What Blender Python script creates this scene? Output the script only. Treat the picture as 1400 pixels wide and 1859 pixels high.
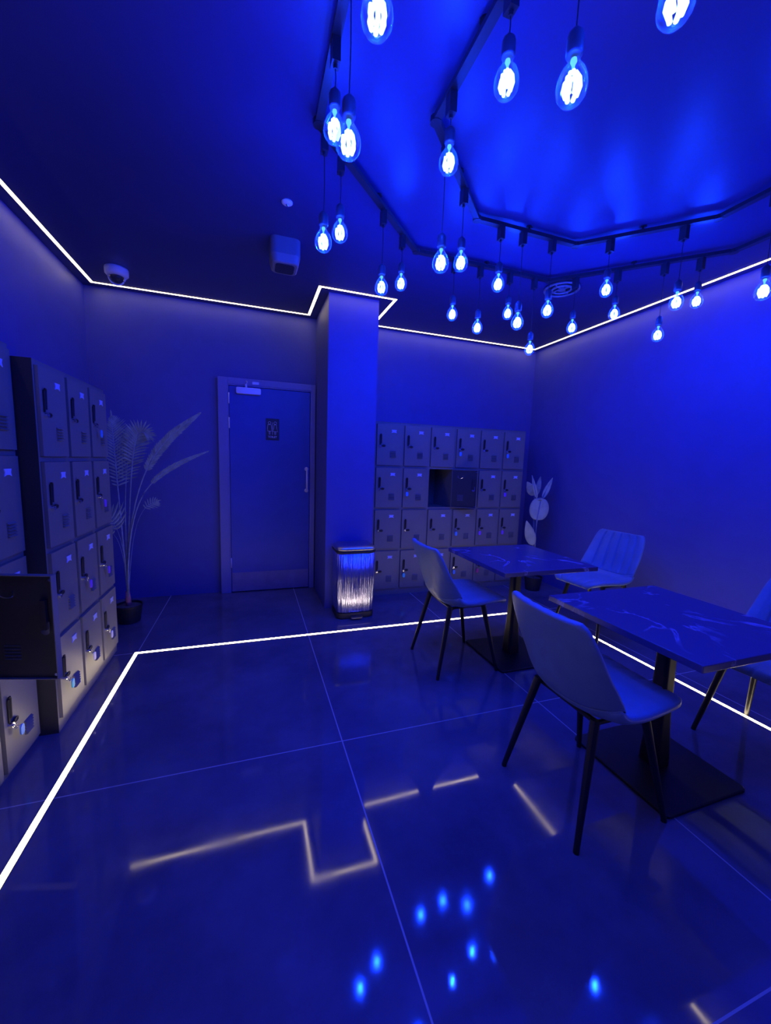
import bpy, bmesh, math, random
from mathutils import Vector, Matrix, noise
random.seed(7)
sc = bpy.context.scene
for o in list(bpy.data.objects):
    bpy.data.objects.remove(o)
COL = sc.collection
PI = math.pi

# ------------------------------------------------------------------ camera
CAM_H = 1.35
cam_d = bpy.data.cameras.new('camera')
cam_d.sensor_fit = 'HORIZONTAL'
cam_d.sensor_width = 36.0
cam_d.lens = 36.0 * 713.08 / 1400.0
cam_d.clip_start = 0.02
cam = bpy.data.objects.new('camera', cam_d)
COL.objects.link(cam)
yaw, pit, rol = 0.329388560, 0.124383569, -0.0335951999
fw = Vector((math.sin(yaw) * math.cos(pit), math.cos(yaw) * math.cos(pit), -math.sin(pit)))
rt = Vector((math.cos(yaw), -math.sin(yaw), 0))
dn = fw.cross(rt)
r2 = rt * math.cos(rol) + dn * math.sin(rol)
d2 = -rt * math.sin(rol) + dn * math.cos(rol)
mw = Matrix(((r2.x, -d2.x, -fw.x, 0), (r2.y, -d2.y, -fw.y, 0), (r2.z, -d2.z, -fw.z, CAM_H), (0, 0, 0, 1)))
cam.matrix_world = mw
sc.camera = cam

# ------------------------------------------------------------------ world, exposure, light constants
w = bpy.data.worlds.new('world')
sc.world = w
w.use_nodes = True
w.node_tree.nodes['Background'].inputs[0].default_value = (0.0, 0.0, 0.02, 1)
w.node_tree.nodes['Background'].inputs[1].default_value = 0.2
sc.view_settings.view_transform = 'Standard'
sc.view_settings.look = 'None'
sc.view_settings.gamma = 1.0
sc.view_settings.exposure = 0.0
sc.view_settings.use_curve_mapping = False
BULB_W = 36.0
BULB_COL = (0.0, 0.027, 1.0)
STRIP_COL = (1.0, 0.80, 0.50)
STRIP_TOP = 7.5
STRIP_FLOOR = 17.0

# ------------------------------------------------------------------ materials
def mat(name, col, rough=0.5, metal=0.0, spec=0.5, noise_amt=0.0, noise_scale=6.0, rough_noise=0.0, bump=0.0, bump_scale=40.0):
    m = bpy.data.materials.new(name)
    m.use_nodes = True
    nt = m.node_tree
    b = nt.nodes['Principled BSDF']
    b.inputs['Roughness'].default_value = rough
    b.inputs['Metallic'].default_value = metal
    b.inputs['Specular IOR Level'].default_value = spec
    tc = nt.nodes.new('ShaderNodeTexCoord')
    n = nt.nodes.new('ShaderNodeTexNoise')
    n.inputs['Scale'].default_value = noise_scale
    n.inputs['Detail'].default_value = 5
    nt.links.new(tc.outputs['Object'], n.inputs['Vector'])
    cr = nt.nodes.new('ShaderNodeValToRGB')
    a = 1 - noise_amt
    z = 1 + noise_amt
    cr.color_ramp.elements[0].color = (col[0] * a, col[1] * a, col[2] * a, 1)
    cr.color_ramp.elements[1].color = (col[0] * z, col[1] * z, col[2] * z, 1)
    cr.color_ramp.elements[0].position = 0.3
    cr.color_ramp.elements[1].position = 0.7
    nt.links.new(n.outputs['Fac'], cr.inputs[0])
    nt.links.new(cr.outputs[0], b.inputs['Base Color'])
    if rough_noise:
        mr = nt.nodes.new('ShaderNodeMapRange')
        mr.inputs['To Min'].default_value = max(0.01, rough - rough_noise)
        mr.inputs['To Max'].default_value = rough + rough_noise
        nt.links.new(n.outputs['Fac'], mr.inputs['Value'])
        nt.links.new(mr.outputs[0], b.inputs['Roughness'])
    if bump:
        n2 = nt.nodes.new('ShaderNodeTexNoise')
        n2.inputs['Scale'].default_value = bump_scale
        nt.links.new(tc.outputs['Object'], n2.inputs['Vector'])
        bp = nt.nodes.new('ShaderNodeBump')
        bp.inputs['Strength'].default_value = bump
        bp.inputs['Distance'].default_value = 0.01
        nt.links.new(n2.outputs['Fac'], bp.inputs['Height'])
        nt.links.new(bp.outputs[0], b.inputs['Normal'])
    return m

def emis(name, col, s):
    m = bpy.data.materials.new(name)
    m.use_nodes = True
    nt = m.node_tree
    nt.nodes.remove(nt.nodes['Principled BSDF'])
    e = nt.nodes.new('ShaderNodeEmission')
    e.inputs[0].default_value = (*col, 1)
    e.inputs[1].default_value = s
    nt.links.new(e.outputs[0], nt.nodes['Material Output'].inputs[0])
    return m

M = {}
M['wall'] = mat('wall_paint', (0.085, 0.095, 0.37), 0.55, noise_amt=0.04, bump=0.05, bump_scale=180)
M['ceiling'] = mat('ceiling_paint', (0.035, 0.04, 0.165), 0.38, noise_amt=0.06, noise_scale=1.5)
M['door'] = mat('door_paint', (0.05, 0.08, 0.44), 0.4, noise_amt=0.05)
M['frame'] = mat('door_frame_paint', (0.20, 0.20, 0.46), 0.4, noise_amt=0.04)
M['steel'] = mat('brushed_steel', (0.62, 0.60, 0.58), 0.3, 1.0, noise_amt=0.08, noise_scale=30)
M['bright'] = mat('satin_chrome_fitting', (0.75, 0.74, 0.95), 0.25, 0.2, noise_amt=0.04)
M['kick'] = mat('kick_plate_steel', (0.22, 0.20, 0.42), 0.42, 0.2, noise_amt=0.1, noise_scale=12)
M['locker'] = mat('locker_enamel', (0.21, 0.205, 0.19), 0.42, noise_amt=0.06, noise_scale=4)
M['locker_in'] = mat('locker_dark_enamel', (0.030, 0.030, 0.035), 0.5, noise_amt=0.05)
M['black'] = mat('black_powder_coat', (0.012, 0.012, 0.014), 0.42, noise_amt=0.1, noise_scale=20)
M['black_soft'] = mat('black_plastic', (0.02, 0.02, 0.024), 0.55, noise_amt=0.1, noise_scale=20)
M['socket'] = mat('socket_black_phenolic', (0.05, 0.06, 0.09), 0.4)
M['track'] = mat('track_black_metal', (0.03, 0.03, 0.035), 0.35, noise_amt=0.1)
M['card'] = mat('name_card_paper', (0.50, 0.58, 0.95), 0.6, noise_amt=0.04, noise_scale=60)
M['chrome'] = mat('lock_chrome', (0.85, 0.85, 0.85), 0.15, 1.0)
M['tag_blue'] = mat('key_tag_blue', (0.10, 0.40, 0.9), 0.45, noise_amt=0.05)
M['tag_teal'] = mat('key_tag_teal', (0.08, 0.75, 0.8), 0.45, noise_amt=0.05)
M['tag_white'] = mat('key_tag_pale', (0.7, 0.7, 0.9), 0.45, noise_amt=0.05)
M['tag_violet'] = mat('key_tag_violet', (0.35, 0.12, 0.9), 0.45, noise_amt=0.05)
M['tag_red'] = mat('key_tag_red', (0.6, 0.06, 0.25), 0.45, noise_amt=0.05)
M['leather'] = mat('chair_leather', (0.20, 0.30, 0.42), 0.38, spec=0.45, noise_amt=0.06, noise_scale=12, bump=0.12, bump_scale=260)
M['palm'] = mat('palm_leaf', (0.26, 0.32, 0.30), 0.55, noise_amt=0.25, noise_scale=18)
M['stem'] = mat('palm_stem', (0.24, 0.30, 0.40), 0.5, noise_amt=0.2, noise_scale=25)
M['bark'] = mat('palm_trunk_wrap', (0.50, 0.20, 0.24), 0.7, noise_amt=0.2, noise_scale=40)
M['soil'] = mat('potting_soil', (0.10, 0.09, 0.09), 0.8, noise_amt=0.4, noise_scale=60)
M['leaf2'] = mat('broad_leaf', (0.42, 0.50, 0.40), 0.5, noise_amt=0.12, noise_scale=14)
M['white'] = mat('white_plastic', (0.75, 0.75, 0.78), 0.4, noise_amt=0.03)
M['dome'] = mat('camera_dome_glass', (0.03, 0.03, 0.04), 0.08)
M['box'] = mat('grey_speaker_shell', (0.20, 0.20, 0.23), 0.45, noise_amt=0.05)
M['sign'] = mat('sign_board_black', (0.03, 0.03, 0.035), 0.4, noise_amt=0.05)
M['signmark'] = mat('sign_mark_paint', (0.85, 0.80, 0.98), 0.4)
M['gap'] = mat('shadow_rubber', (0.008, 0.008, 0.01), 0.7)
M['strip_top'] = emis('ceiling_strip_light', STRIP_COL, STRIP_TOP)
M['strip_floor'] = emis('floor_strip_light', STRIP_COL, STRIP_FLOOR)
M['filament'] = emis('bulb_filament_light', (0.26, 0.46, 1.0), 4.5)
M['fil_stem'] = emis('bulb_stem_glow', (0.12, 0.55, 1.0), 1.3)

def floor_mat():
    m = bpy.data.materials.new('polished_floor_tile')
    m.use_nodes = True
    nt = m.node_tree
    N = nt.nodes.new
    L = nt.links.new
    b = nt.nodes['Principled BSDF']
    tc = N('ShaderNodeTexCoord')
    sp = N('ShaderNodeSeparateXYZ')
    L(tc.outputs['Object'], sp.inputs[0])
    def line(out, off, per):
        a = N('ShaderNodeMath'); a.operation = 'SUBTRACT'; a.inputs[1].default_value = off - per * 10.5
        L(out, a.inputs[0])
        q = N('ShaderNodeMath'); q.operation = 'MODULO'; q.inputs[1].default_value = per
        L(a.outputs[0], q.inputs[0])
        s = N('ShaderNodeMath'); s.operation = 'SUBTRACT'; s.inputs[1].default_value = per / 2
        L(q.outputs[0], s.inputs[0])
        ab = N('ShaderNodeMath'); ab.operation = 'ABSOLUTE'
        L(s.outputs[0], ab.inputs[0])
        lt = N('ShaderNodeMath'); lt.operation = 'LESS_THAN'; lt.inputs[1].default_value = 0.0028
        L(ab.outputs[0], lt.inputs[0])
        return lt
    lx = line(sp.outputs[0], 0.405, 1.16)
    ly = line(sp.outputs[1], 1.72, 1.23)
    mx = N('ShaderNodeMath'); mx.operation = 'MAXIMUM'
    L(lx.outputs[0], mx.inputs[0]); L(ly.outputs[0], mx.inputs[1])
    n = N('ShaderNodeTexNoise'); n.inputs['Scale'].default_value = 1.6; n.inputs['Detail'].default_value = 9; n.inputs['Roughness'].default_value = 0.62
    L(tc.outputs['Object'], n.inputs['Vector'])
    cr = N('ShaderNodeValToRGB')
    cr.color_ramp.elements[0].position = 0.35; cr.color_ramp.elements[0].color = (0.080, 0.075, 0.125, 1)
    cr.color_ramp.elements[1].position = 0.7; cr.color_ramp.elements[1].color = (0.155, 0.15, 0.23, 1)
    L(n.outputs['Fac'], cr.inputs[0])
    mix = N('ShaderNodeMix'); mix.data_type = 'RGBA'
    L(mx.outputs[0], mix.inputs[0]); L(cr.outputs[0], mix.inputs[6]); mix.inputs[7].default_value = (0.42, 0.40, 0.42, 1)
    L(mix.outputs[2], b.inputs['Base Color'])
    n3 = N('ShaderNodeTexNoise'); n3.inputs['Scale'].default_value = 5; n3.inputs['Detail'].default_value = 8
    L(tc.outputs['Object'], n3.inputs['Vector'])
    mr = N('ShaderNodeMapRange'); mr.inputs['From Min'].default_value = 0.35; mr.inputs['From Max'].default_value = 0.7
    mr.inputs['To Min'].default_value = 0.035; mr.inputs['To Max'].default_value = 0.075
    L(n3.outputs['Fac'], mr.inputs['Value'])
    ad = N('ShaderNodeMath'); ad.operation = 'MULTIPLY_ADD'; ad.inputs[1].default_value = 0.5
    L(mx.outputs[0], ad.inputs[0]); L(mr.outputs[0], ad.inputs[2])
    L(ad.outputs[0], b.inputs['Roughness'])
    n2 = N('ShaderNodeTexNoise'); n2.inputs['Scale'].default_value = 1.1
    L(tc.outputs['Object'], n2.inputs['Vector'])
    bp = N('ShaderNodeBump'); bp.inputs['Strength'].default_value = 0.06; bp.inputs['Distance'].default_value = 0.02
    L(n2.outputs['Fac'], bp.inputs['Height']); L(bp.outputs[0], b.inputs['Normal'])
    b.inputs['Specular IOR Level'].default_value = 0.85
    return m
M['floor'] = floor_mat()

def marble():
    m = bpy.data.materials.new('dark_veined_marble')
    m.use_nodes = True
    nt = m.node_tree
    N = nt.nodes.new
    L = nt.links.new
    b = nt.nodes['Principled BSDF']
    tc = N('ShaderNodeTexCoord')
    n = N('ShaderNodeTexNoise'); n.inputs['Scale'].default_value = 2.3; n.inputs['Detail'].default_value = 7; n.inputs['Distortion'].default_value = 0.7
    L(tc.outputs['Object'], n.inputs['Vector'])
    s = N('ShaderNodeMath'); s.operation = 'SUBTRACT'; s.inputs[1].default_value = 0.52
    L(n.outputs['Fac'], s.inputs[0])
    a = N('ShaderNodeMath'); a.operation = 'ABSOLUTE'
    L(s.outputs[0], a.inputs[0])
    cr = N('ShaderNodeValToRGB')
    cr.color_ramp.elements[0].position = 0.0; cr.color_ramp.elements[0].color = (1, 1, 1, 1)
    cr.color_ramp.elements[1].position = 0.016; cr.color_ramp.elements[1].color = (0, 0, 0, 1)
    L(a.outputs[0], cr.inputs[0])
    n2 = N('ShaderNodeTexNoise'); n2.inputs['Scale'].default_value = 3.1; n2.inputs['Detail'].default_value = 3
    L(tc.outputs['Object'], n2.inputs['Vector'])
    cr2 = N('ShaderNodeValToRGB')
    cr2.color_ramp.elements[0].position = 0.46; cr2.color_ramp.elements[0].color = (0, 0, 0, 1)
    cr2.color_ramp.elements[1].position = 0.62; cr2.color_ramp.elements[1].color = (1, 1, 1, 1)
    L(n2.outputs['Fac'], cr2.inputs[0])
    mu = N('ShaderNodeMath'); mu.operation = 'MULTIPLY'
    L(cr.outputs[0], mu.inputs[0]); L(cr2.outputs[0], mu.inputs[1])
    mix = N('ShaderNodeMix'); mix.data_type = 'RGBA'
    L(mu.outputs[0], mix.inputs[0]); mix.inputs[6].default_value = (0.07, 0.06, 0.16, 1); mix.inputs[7].default_value = (0.36, 0.34, 0.62, 1)
    L(mix.outputs[2], b.inputs['Base Color'])
    b.inputs['Roughness'].default_value = 0.24
    b.inputs['Specular IOR Level'].default_value = 0.8
    return m
M['marble'] = marble()

def brushed_bin():
    m = bpy.data.materials.new('bin_brushed_steel')
    m.use_nodes = True
    nt = m.node_tree
    b = nt.nodes['Principled BSDF']
    b.inputs['Metallic'].default_value = 1.0
    b.inputs['Base Color'].default_value = (0.52, 0.53, 0.82, 1)
    tc = nt.nodes.new('ShaderNodeTexCoord')
    mp = nt.nodes.new('ShaderNodeMapping')
    mp.inputs['Scale'].default_value = (34, 34, 0.9)
    nt.links.new(tc.outputs['Object'], mp.inputs[0])
    n = nt.nodes.new('ShaderNodeTexNoise'); n.inputs['Scale'].default_value = 1.0; n.inputs['Detail'].default_value = 3
    nt.links.new(mp.outputs[0], n.inputs['Vector'])
    bp = nt.nodes.new('ShaderNodeBump'); bp.inputs['Strength'].default_value = 1.0; bp.inputs['Distance'].default_value = 0.03
    nt.links.new(n.outputs['Fac'], bp.inputs['Height'])
    nt.links.new(bp.outputs[0], b.inputs['Normal'])
    b.inputs['Roughness'].default_value = 0.26
    return m
M['bin'] = brushed_bin()

def bulb_glass():
    m = bpy.data.materials.new('clear_bulb_glass')
    m.use_nodes = True
    nt = m.node_tree
    nt.nodes.remove(nt.nodes['Principled BSDF'])
    N = nt.nodes.new
    L = nt.links.new
    tr = N('ShaderNodeBsdfTransparent')
    gl = N('ShaderNodeBsdfGlossy'); gl.inputs['Roughness'].default_value = 0.05
    tl = N('ShaderNodeBsdfTranslucent'); tl.inputs[0].default_value = (0.9, 0.95, 1, 1)
    lw = N('ShaderNodeLayerWeight'); lw.inputs[0].default_value = 0.25
    mu = N('ShaderNodeMath'); mu.operation = 'MULTIPLY'; mu.inputs[1].default_value = 0.35
    L(lw.outputs['Fresnel'], mu.inputs[0])
    m1 = N('ShaderNodeMixShader')
    L(mu.outputs[0], m1.inputs[0]); L(tr.outputs[0], m1.inputs[1]); L(gl.outputs[0], m1.inputs[2])
    mu2 = N('ShaderNodeMath'); mu2.operation = 'MULTIPLY'; mu2.inputs[1].default_value = 0.06
    L(lw.outputs['Facing'], mu2.inputs[0])
    m2 = N('ShaderNodeMixShader')
    L(mu2.outputs[0], m2.inputs[0]); L(m1.outputs[0], m2.inputs[1]); L(tl.outputs[0], m2.inputs[2])
    L(m2.outputs[0], nt.nodes['Material Output'].inputs[0])
    return m
M['glass'] = bulb_glass()

# ------------------------------------------------------------------ helpers
def build(name, bm, m, parent=None, smooth=False, bevel=0.0, loc=None):
    me = bpy.data.meshes.new(name)
    bmesh.ops.recalc_face_normals(bm, faces=bm.faces)
    bm.to_mesh(me)
    bm.free()
    me.materials.append(m)
    if smooth:
        for p in me.polygons:
            p.use_smooth = True
    o = bpy.data.objects.new(name, me)
    COL.objects.link(o)
    if parent:
        o.parent = parent
    if loc:
        o.location = loc
    if bevel:
        b = o.modifiers.new('bevel', 'BEVEL')
        b.width = bevel
        b.segments = 2
        b.limit_method = 'ANGLE'
    return o

def tag(o, label, cat, group=None, kind=None):
    if label: o['label'] = label
    if cat: o['category'] = cat
    if group: o['group'] = group
    if kind: o['kind'] = kind
    return o

def empty(name, loc, rz=0.0, label=None, cat=None, group=None):
    o = bpy.data.objects.new(name, None)
    o.empty_display_size = 0.1
    COL.objects.link(o)
    o.location = loc
    o.rotation_euler = (0, 0, rz)
    return tag(o, label, cat, group)

def box(bm, x0, x1, y0, y1, z0, z1, mtx=None):
    vs = [bm.verts.new((x, y, z)) for x in (x0, x1) for y in (y0, y1) for z in (z0, z1)]
    for f in ((0, 1, 3, 2), (4, 6, 7, 5), (0, 4, 5, 1), (2, 3, 7, 6), (0, 2, 6, 4), (1, 5, 7, 3)):
        bm.faces.new([vs[i] for i in f])
    if mtx:
        for v in vs:
            v.co = mtx @ v.co
    return vs

def boxes(*bs):
    bm = bmesh.new()
    for b in bs:
        box(bm, *b)
    return bm

def tube(bm, pts, rads, n=10, cap=True):
    pts = [Vector(p) for p in pts]
    if not hasattr(rads, '__len__'):
        rads = [rads] * len(pts)
    rings = []
    for i, p in enumerate(pts):
        t = (pts[min(i + 1, len(pts) - 1)] - pts[max(i - 1, 0)]).normalized()
        ref = Vector((0, 0, 1)) if abs(t.z) < 0.9 else Vector((1, 0, 0))
        a = t.cross(ref).normalized()
        b = t.cross(a).normalized()
        rings.append([bm.verts.new(p + (a * math.cos(2 * PI * k / n) + b * math.sin(2 * PI * k / n)) * rads[i]) for k in range(n)])
    for r, s in zip(rings, rings[1:]):
        for k in range(n):
            bm.faces.new((r[k], r[(k + 1) % n], s[(k + 1) % n], s[k]))
    if cap:
        bm.faces.new(rings[0])
        bm.faces.new(rings[-1][::-1])

def lathe(bm, prof, n=24, cx=0, cy=0):
    rings = []
    for r, z in prof:
        if r < 1e-6:
            rings.append([bm.verts.new((cx, cy, z))])
        else:
            rings.append([bm.verts.new((cx + r * math.cos(2 * PI * k / n), cy + r * math.sin(2 * PI * k / n), z)) for k in range(n)])
    for r, s in zip(rings, rings[1:]):
        for k in range(n):
            k2 = (k + 1) % n
            if len(r) == 1 and len(s) == 1:
                continue
            if len(r) == 1:
                bm.faces.new((r[0], s[k2], s[k]))
            elif len(s) == 1:
                bm.faces.new((r[k], r[k2], s[0]))
            else:
                bm.faces.new((r[k], r[k2], s[k2], s[k]))

def rrect(hx, hy, r, n=6):
    out = []
    for cx, cy, a0 in ((hx - r, hy - r, 0), (-hx + r, hy - r, PI / 2), (-hx + r, -hy + r, PI), (hx - r, -hy + r, 1.5 * PI)):
        for k in range(n + 1):
            a = a0 + PI / 2 * k / n
            out.append((cx + r * math.cos(a), cy + r * math.sin(a)))
    return out

def loft(bm, loops, cap=True):
    rs = [[bm.verts.new(p) for p in lp] for lp in loops]
    n = len(rs[0])
    for r, s in zip(rs, rs[1:]):
        for k in range(n):
            bm.faces.new((r[k], r[(k + 1) % n], s[(k + 1) % n], s[k]))
    if cap:
        bm.faces.new(rs[0][::-1])
        bm.faces.new(rs[-1])

def struct(name, bm, m, bevel=0.0):
    o = build(name, bm, m, bevel=bevel)
    o['kind'] = 'structure'
    return o

# ------------------------------------------------------------------ room shell
XL, XR, YB, YF, H = -1.33, 3.285, 4.15, -1.6, 2.75
struct('floor', boxes((XL - .1, XR + .1, YF - .1, YB + .1, -0.1, 0.0)), M['floor'])
struct('ceiling', boxes((XL - .1, XR + .1, YF - .1, YB + .1, H, H + 0.1)), M['ceiling'])
struct('wall_left', boxes((XL - .1, XL, YF - .1, YB, 0, H)), M['wall'])
struct('wall_right', boxes((XR, XR + .1, YF - .1, YB, 0, H)), M['wall'])
struct('wall_back', boxes((XL - .1, XR + .1, YB, YB + .1, 0, H)), M['wall'])
struct('wall_front', boxes((XL, XR, YF - .1, YF, 0, H)), M['wall'])
CX0, CX1, CY0 = 0.622, 1.062, 3.465
struct('wall_column', boxes((CX0, CX1, CY0, YB, 0, H)), M['wall'])

# light strips -----------------------------------------------------
def strip_path(name, pts, z, wdt, m, up, label, cat):
    root = empty(name, (pts[0][0], pts[0][1], z), 0, label, cat)
    o0 = Vector((pts[0][0], pts[0][1], z))
    def seg(bm, hw, za, zb, ext):
        for (x0, y0), (x1, y1) in zip(pts, pts[1:]):
            a = Vector((min(x0, x1), min(y0, y1), 0)); b = Vector((max(x0, x1), max(y0, y1), 0))
            box(bm, a.x - hw - o0.x, b.x + hw - o0.x, a.y - hw - o0.y, b.y + hw - o0.y, za, zb)
    bm = bmesh.new()
    e = 1 if up else -1
    s = [(Vector((*a, 0)), Vector((*b, 0))) for a, b in zip(pts, pts[1:])]
    # diffuser: one mitred ribbon
    n = len(pts)
    L_, R_ = [], []
    for i, p in enumerate(pts):
        p = Vector(p)
        din = (Vector(pts[i]) - Vector(pts[i - 1])).normalized() if i else None
        dout = (Vector(pts[i + 1]) - Vector(pts[i])).normalized() if i < n - 1 else None
        if din is None: din = dout
        if dout is None: dout = din
        nn = Vector((-din.y, din.x)); mm = Vector((-dout.y, dout.x))
        b = (nn + mm); b = b / (b.dot(nn))
        L_.append(b); 
    def ribbon(bm, hw, za, zb):
        rr = []
        for i, p in enumerate(pts):
            q = Vector(p); b = L_[i]
            l = q + b * hw; r = q - b * hw
            rr.append([bm.verts.new((l.x - o0.x, l.y - o0.y, za)), bm.verts.new((r.x - o0.x, r.y - o0.y, za)), bm.verts.new((r.x - o0.x, r.y - o0.y, zb)), bm.verts.new((l.x - o0.x, l.y - o0.y, zb))])
        for r, t in zip(rr, rr[1:]):
            for k in range(4):
                bm.faces.new((r[k], r[(k + 1) % 4], t[(k + 1) % 4], t[k]))
        bm.faces.new(rr[0]); bm.faces.new(rr[-1][::-1])
    ribbon(bm, wdt / 2, 0.0004 * e, 0.0022 * e)
    build('diffuser', bm, m, root)
    bm = bmesh.new()
    ribbon(bm, wdt / 2 + 0.003, 0.0, 0.0014 * e)
    build('channel', bm, M['track'], root)
    return root
strip_path('ceiling_light_strip', [(-1.24, -1.5), (-1.24, 4.058), (0.535, 4.058), (0.535, 3.388), (1.185, 3.388), (1.185, 4.075), (3.205, 4.075), (3.205, -1.5)], H, 0.024, M['strip_top'], False,
           'warm white light strip running round the edge of the ceiling', 'light strip')
strip_path('floor_light_strip', [(-0.761, -1.3), (-0.761, 2.946), (2.622, 2.946), (2.622, -1.3)], 0.0, 0.022, M['strip_floor'], True,
           'warm white light strip set in the tiled floor as a big rectangle', 'light strip')

# ------------------------------------------------------------------ toilet door
dr = empty('door_1', (-0.30, YB, 0), 0)
dr['kind'] = 'structure'
def P(name, bm, m, parent, **k):
    return build(name, bm, m, parent, **k)
X0, X1 = 0.0, 0.915        # local
P('door_frame', boxes((X0, X0 + .085, -.055, -0.001, 0, 2.10), (X1 - .04, X1, -.055, -0.001, 0, 2.10), (X0 + .085, X1 - .04, -.055, -0.001, 2.04, 2.10)), M['frame'], dr, bevel=0.004)
P('door_stop', boxes((X0 + .085, X0 + .095, -.047, -.001, 0, 2.04), (X1 - .05, X1 - .04, -.047, -.001, 0, 2.04), (X0 + .095, X1 - .05, -.047, -.001, 2.03, 2.04)), M['frame'], dr)
leaf = P('door_leaf', boxes((X0 + .099, X1 - .054, -.040, -.002, 0.008, 2.026)), M['door'], dr, bevel=0.002)
P('kick_plate', boxes((X0 + .104, X1 - .06, -.0425, -.040, 0.012, 0.205)), M['kick'], leaf)
bm = bmesh.new()
hx = 0.83
tube(bm, [(hx, -.040, 1.26), (hx, -.085, 1.26)], 0.009, 10)
tube(bm, [(hx, -.040, 1.04), (hx, -.085, 1.04)], 0.009, 10)
tube(bm, [(hx, -.085, 1.275), (hx, -.085, 1.025)], 0.0095, 12)
tube(bm, [(hx, -.040, 1.26), (hx, -.046, 1.26)], 0.02, 16)
tube(bm, [(hx, -.040, 1.04), (hx, -.046, 1.04)], 0.02, 16)
P('pull_handle', bm, M['bright'], leaf, smooth=True)
bm = bmesh.new()
loft(bm, [[(0.275 + x, y, 1.985 + z) for x, z in rrect(0.112, 0.030, 0.014)] for y in (-.040, -.086)])
P('door_closer', bm, M['bright'], leaf, bevel=0.004)
bm = bmesh.new()
box(bm, .245, .262, -.082, -.060, 2.013, 2.045)
tube(bm, [(.254, -.07, 2.03), (.262, -.085, 2.065), (.255, -.06, 2.075)], .007, 8)
box(bm, .31, .37, -.066, -.055, 2.052, 2.075)
P('closer_arm', bm, M['bright'], leaf)
for z in (1.86, 1.63, 0.26):
    bm = bmesh.new()
    tube(bm, [(X0 + .097, -.050, z), (X0 + .097, -.050, z + .10)], .007, 10)
    P('hinge', bm, M['bright'], dr, smooth=True)

# sign
sg = empty('toilet_sign', (-0.30 + 0.495, YB - .0405, 1.64), 0, 'small black toilet sign with two outlined figures on the door', 'sign')
P('sign_board', boxes((-.063, .063, -.006, 0, -.105, .105)), M['sign'], sg, bevel=0.002)
bm = bmesh.new()
def ringp(bm, pts, r=0.0016, y=-.0075, closed=True):
    q = [(a, y, b) for a, b in pts]
    if closed: q.append(q[0])
    tube(bm, q, r, 6, cap=not closed)
for s, dress in ((-.028, 0), (.026, 1)):
    ringp(bm, [(s + .0125 * math.cos(a), .062 + .0125 * math.sin(a)) for a in [2 * PI * k / 14 for k in range(14)]])
    if dress:
        ringp(bm, [(s - .010, .045), (s + .010, .045), (s + .014, .010), (s + .024, -.020), (s - .024, -.020), (s - .014, .010)])
    else:
        ringp(bm, [(s - .016, .045), (s + .016, .045), (s + .020, .01), (s + .018, -.018), (s - .018, -.018), (s - .020, .01)])
    ringp(bm, [(s - .005, -.02), (s - .005, -.050), (s + .005, -.050), (s + .005, -.02)])
ringp(bm, [(0, .068), (0, -.052)], 0.0015, closed=False)
P('figure_outline', bm, M['signmark'], sg)
cu = bpy.data.curves.new('sign_text', 'FONT')
cu.body = 'TOILET'
cu.size = 0.026
cu.align_x = 'CENTER'
cu.extrude = 0.0006
to = bpy.data.objects.new('tmp', cu)
COL.objects.link(to)
bpy.context.view_layer.update()
me = bpy.data.meshes.new_from_object(to)
bpy.data.objects.remove(to)
me.transform(Matrix.Rotation(PI / 2, 4, 'X'))
me.materials.clear()
me.materials.append(M['signmark'])
so = bpy.data.objects.new('sign_lettering', me)
COL.objects.link(so)
so.parent = sg
so.location = (0, -.0072, -.082)

# ------------------------------------------------------------------ lockers
CW = 0.2895
def locker_proto_meshes():
    d = {}
    def mk(name, bm, m, smooth=False):
        bmesh.ops.recalc_face_normals(bm, faces=bm.faces)
        me = bpy.data.meshes.new(name)
        bm.to_mesh(me); bm.free()
        me.materials.append(m)
        if smooth:
            for p in me.polygons: p.use_smooth = True
        d[name] = me
    return d, mk

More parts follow.
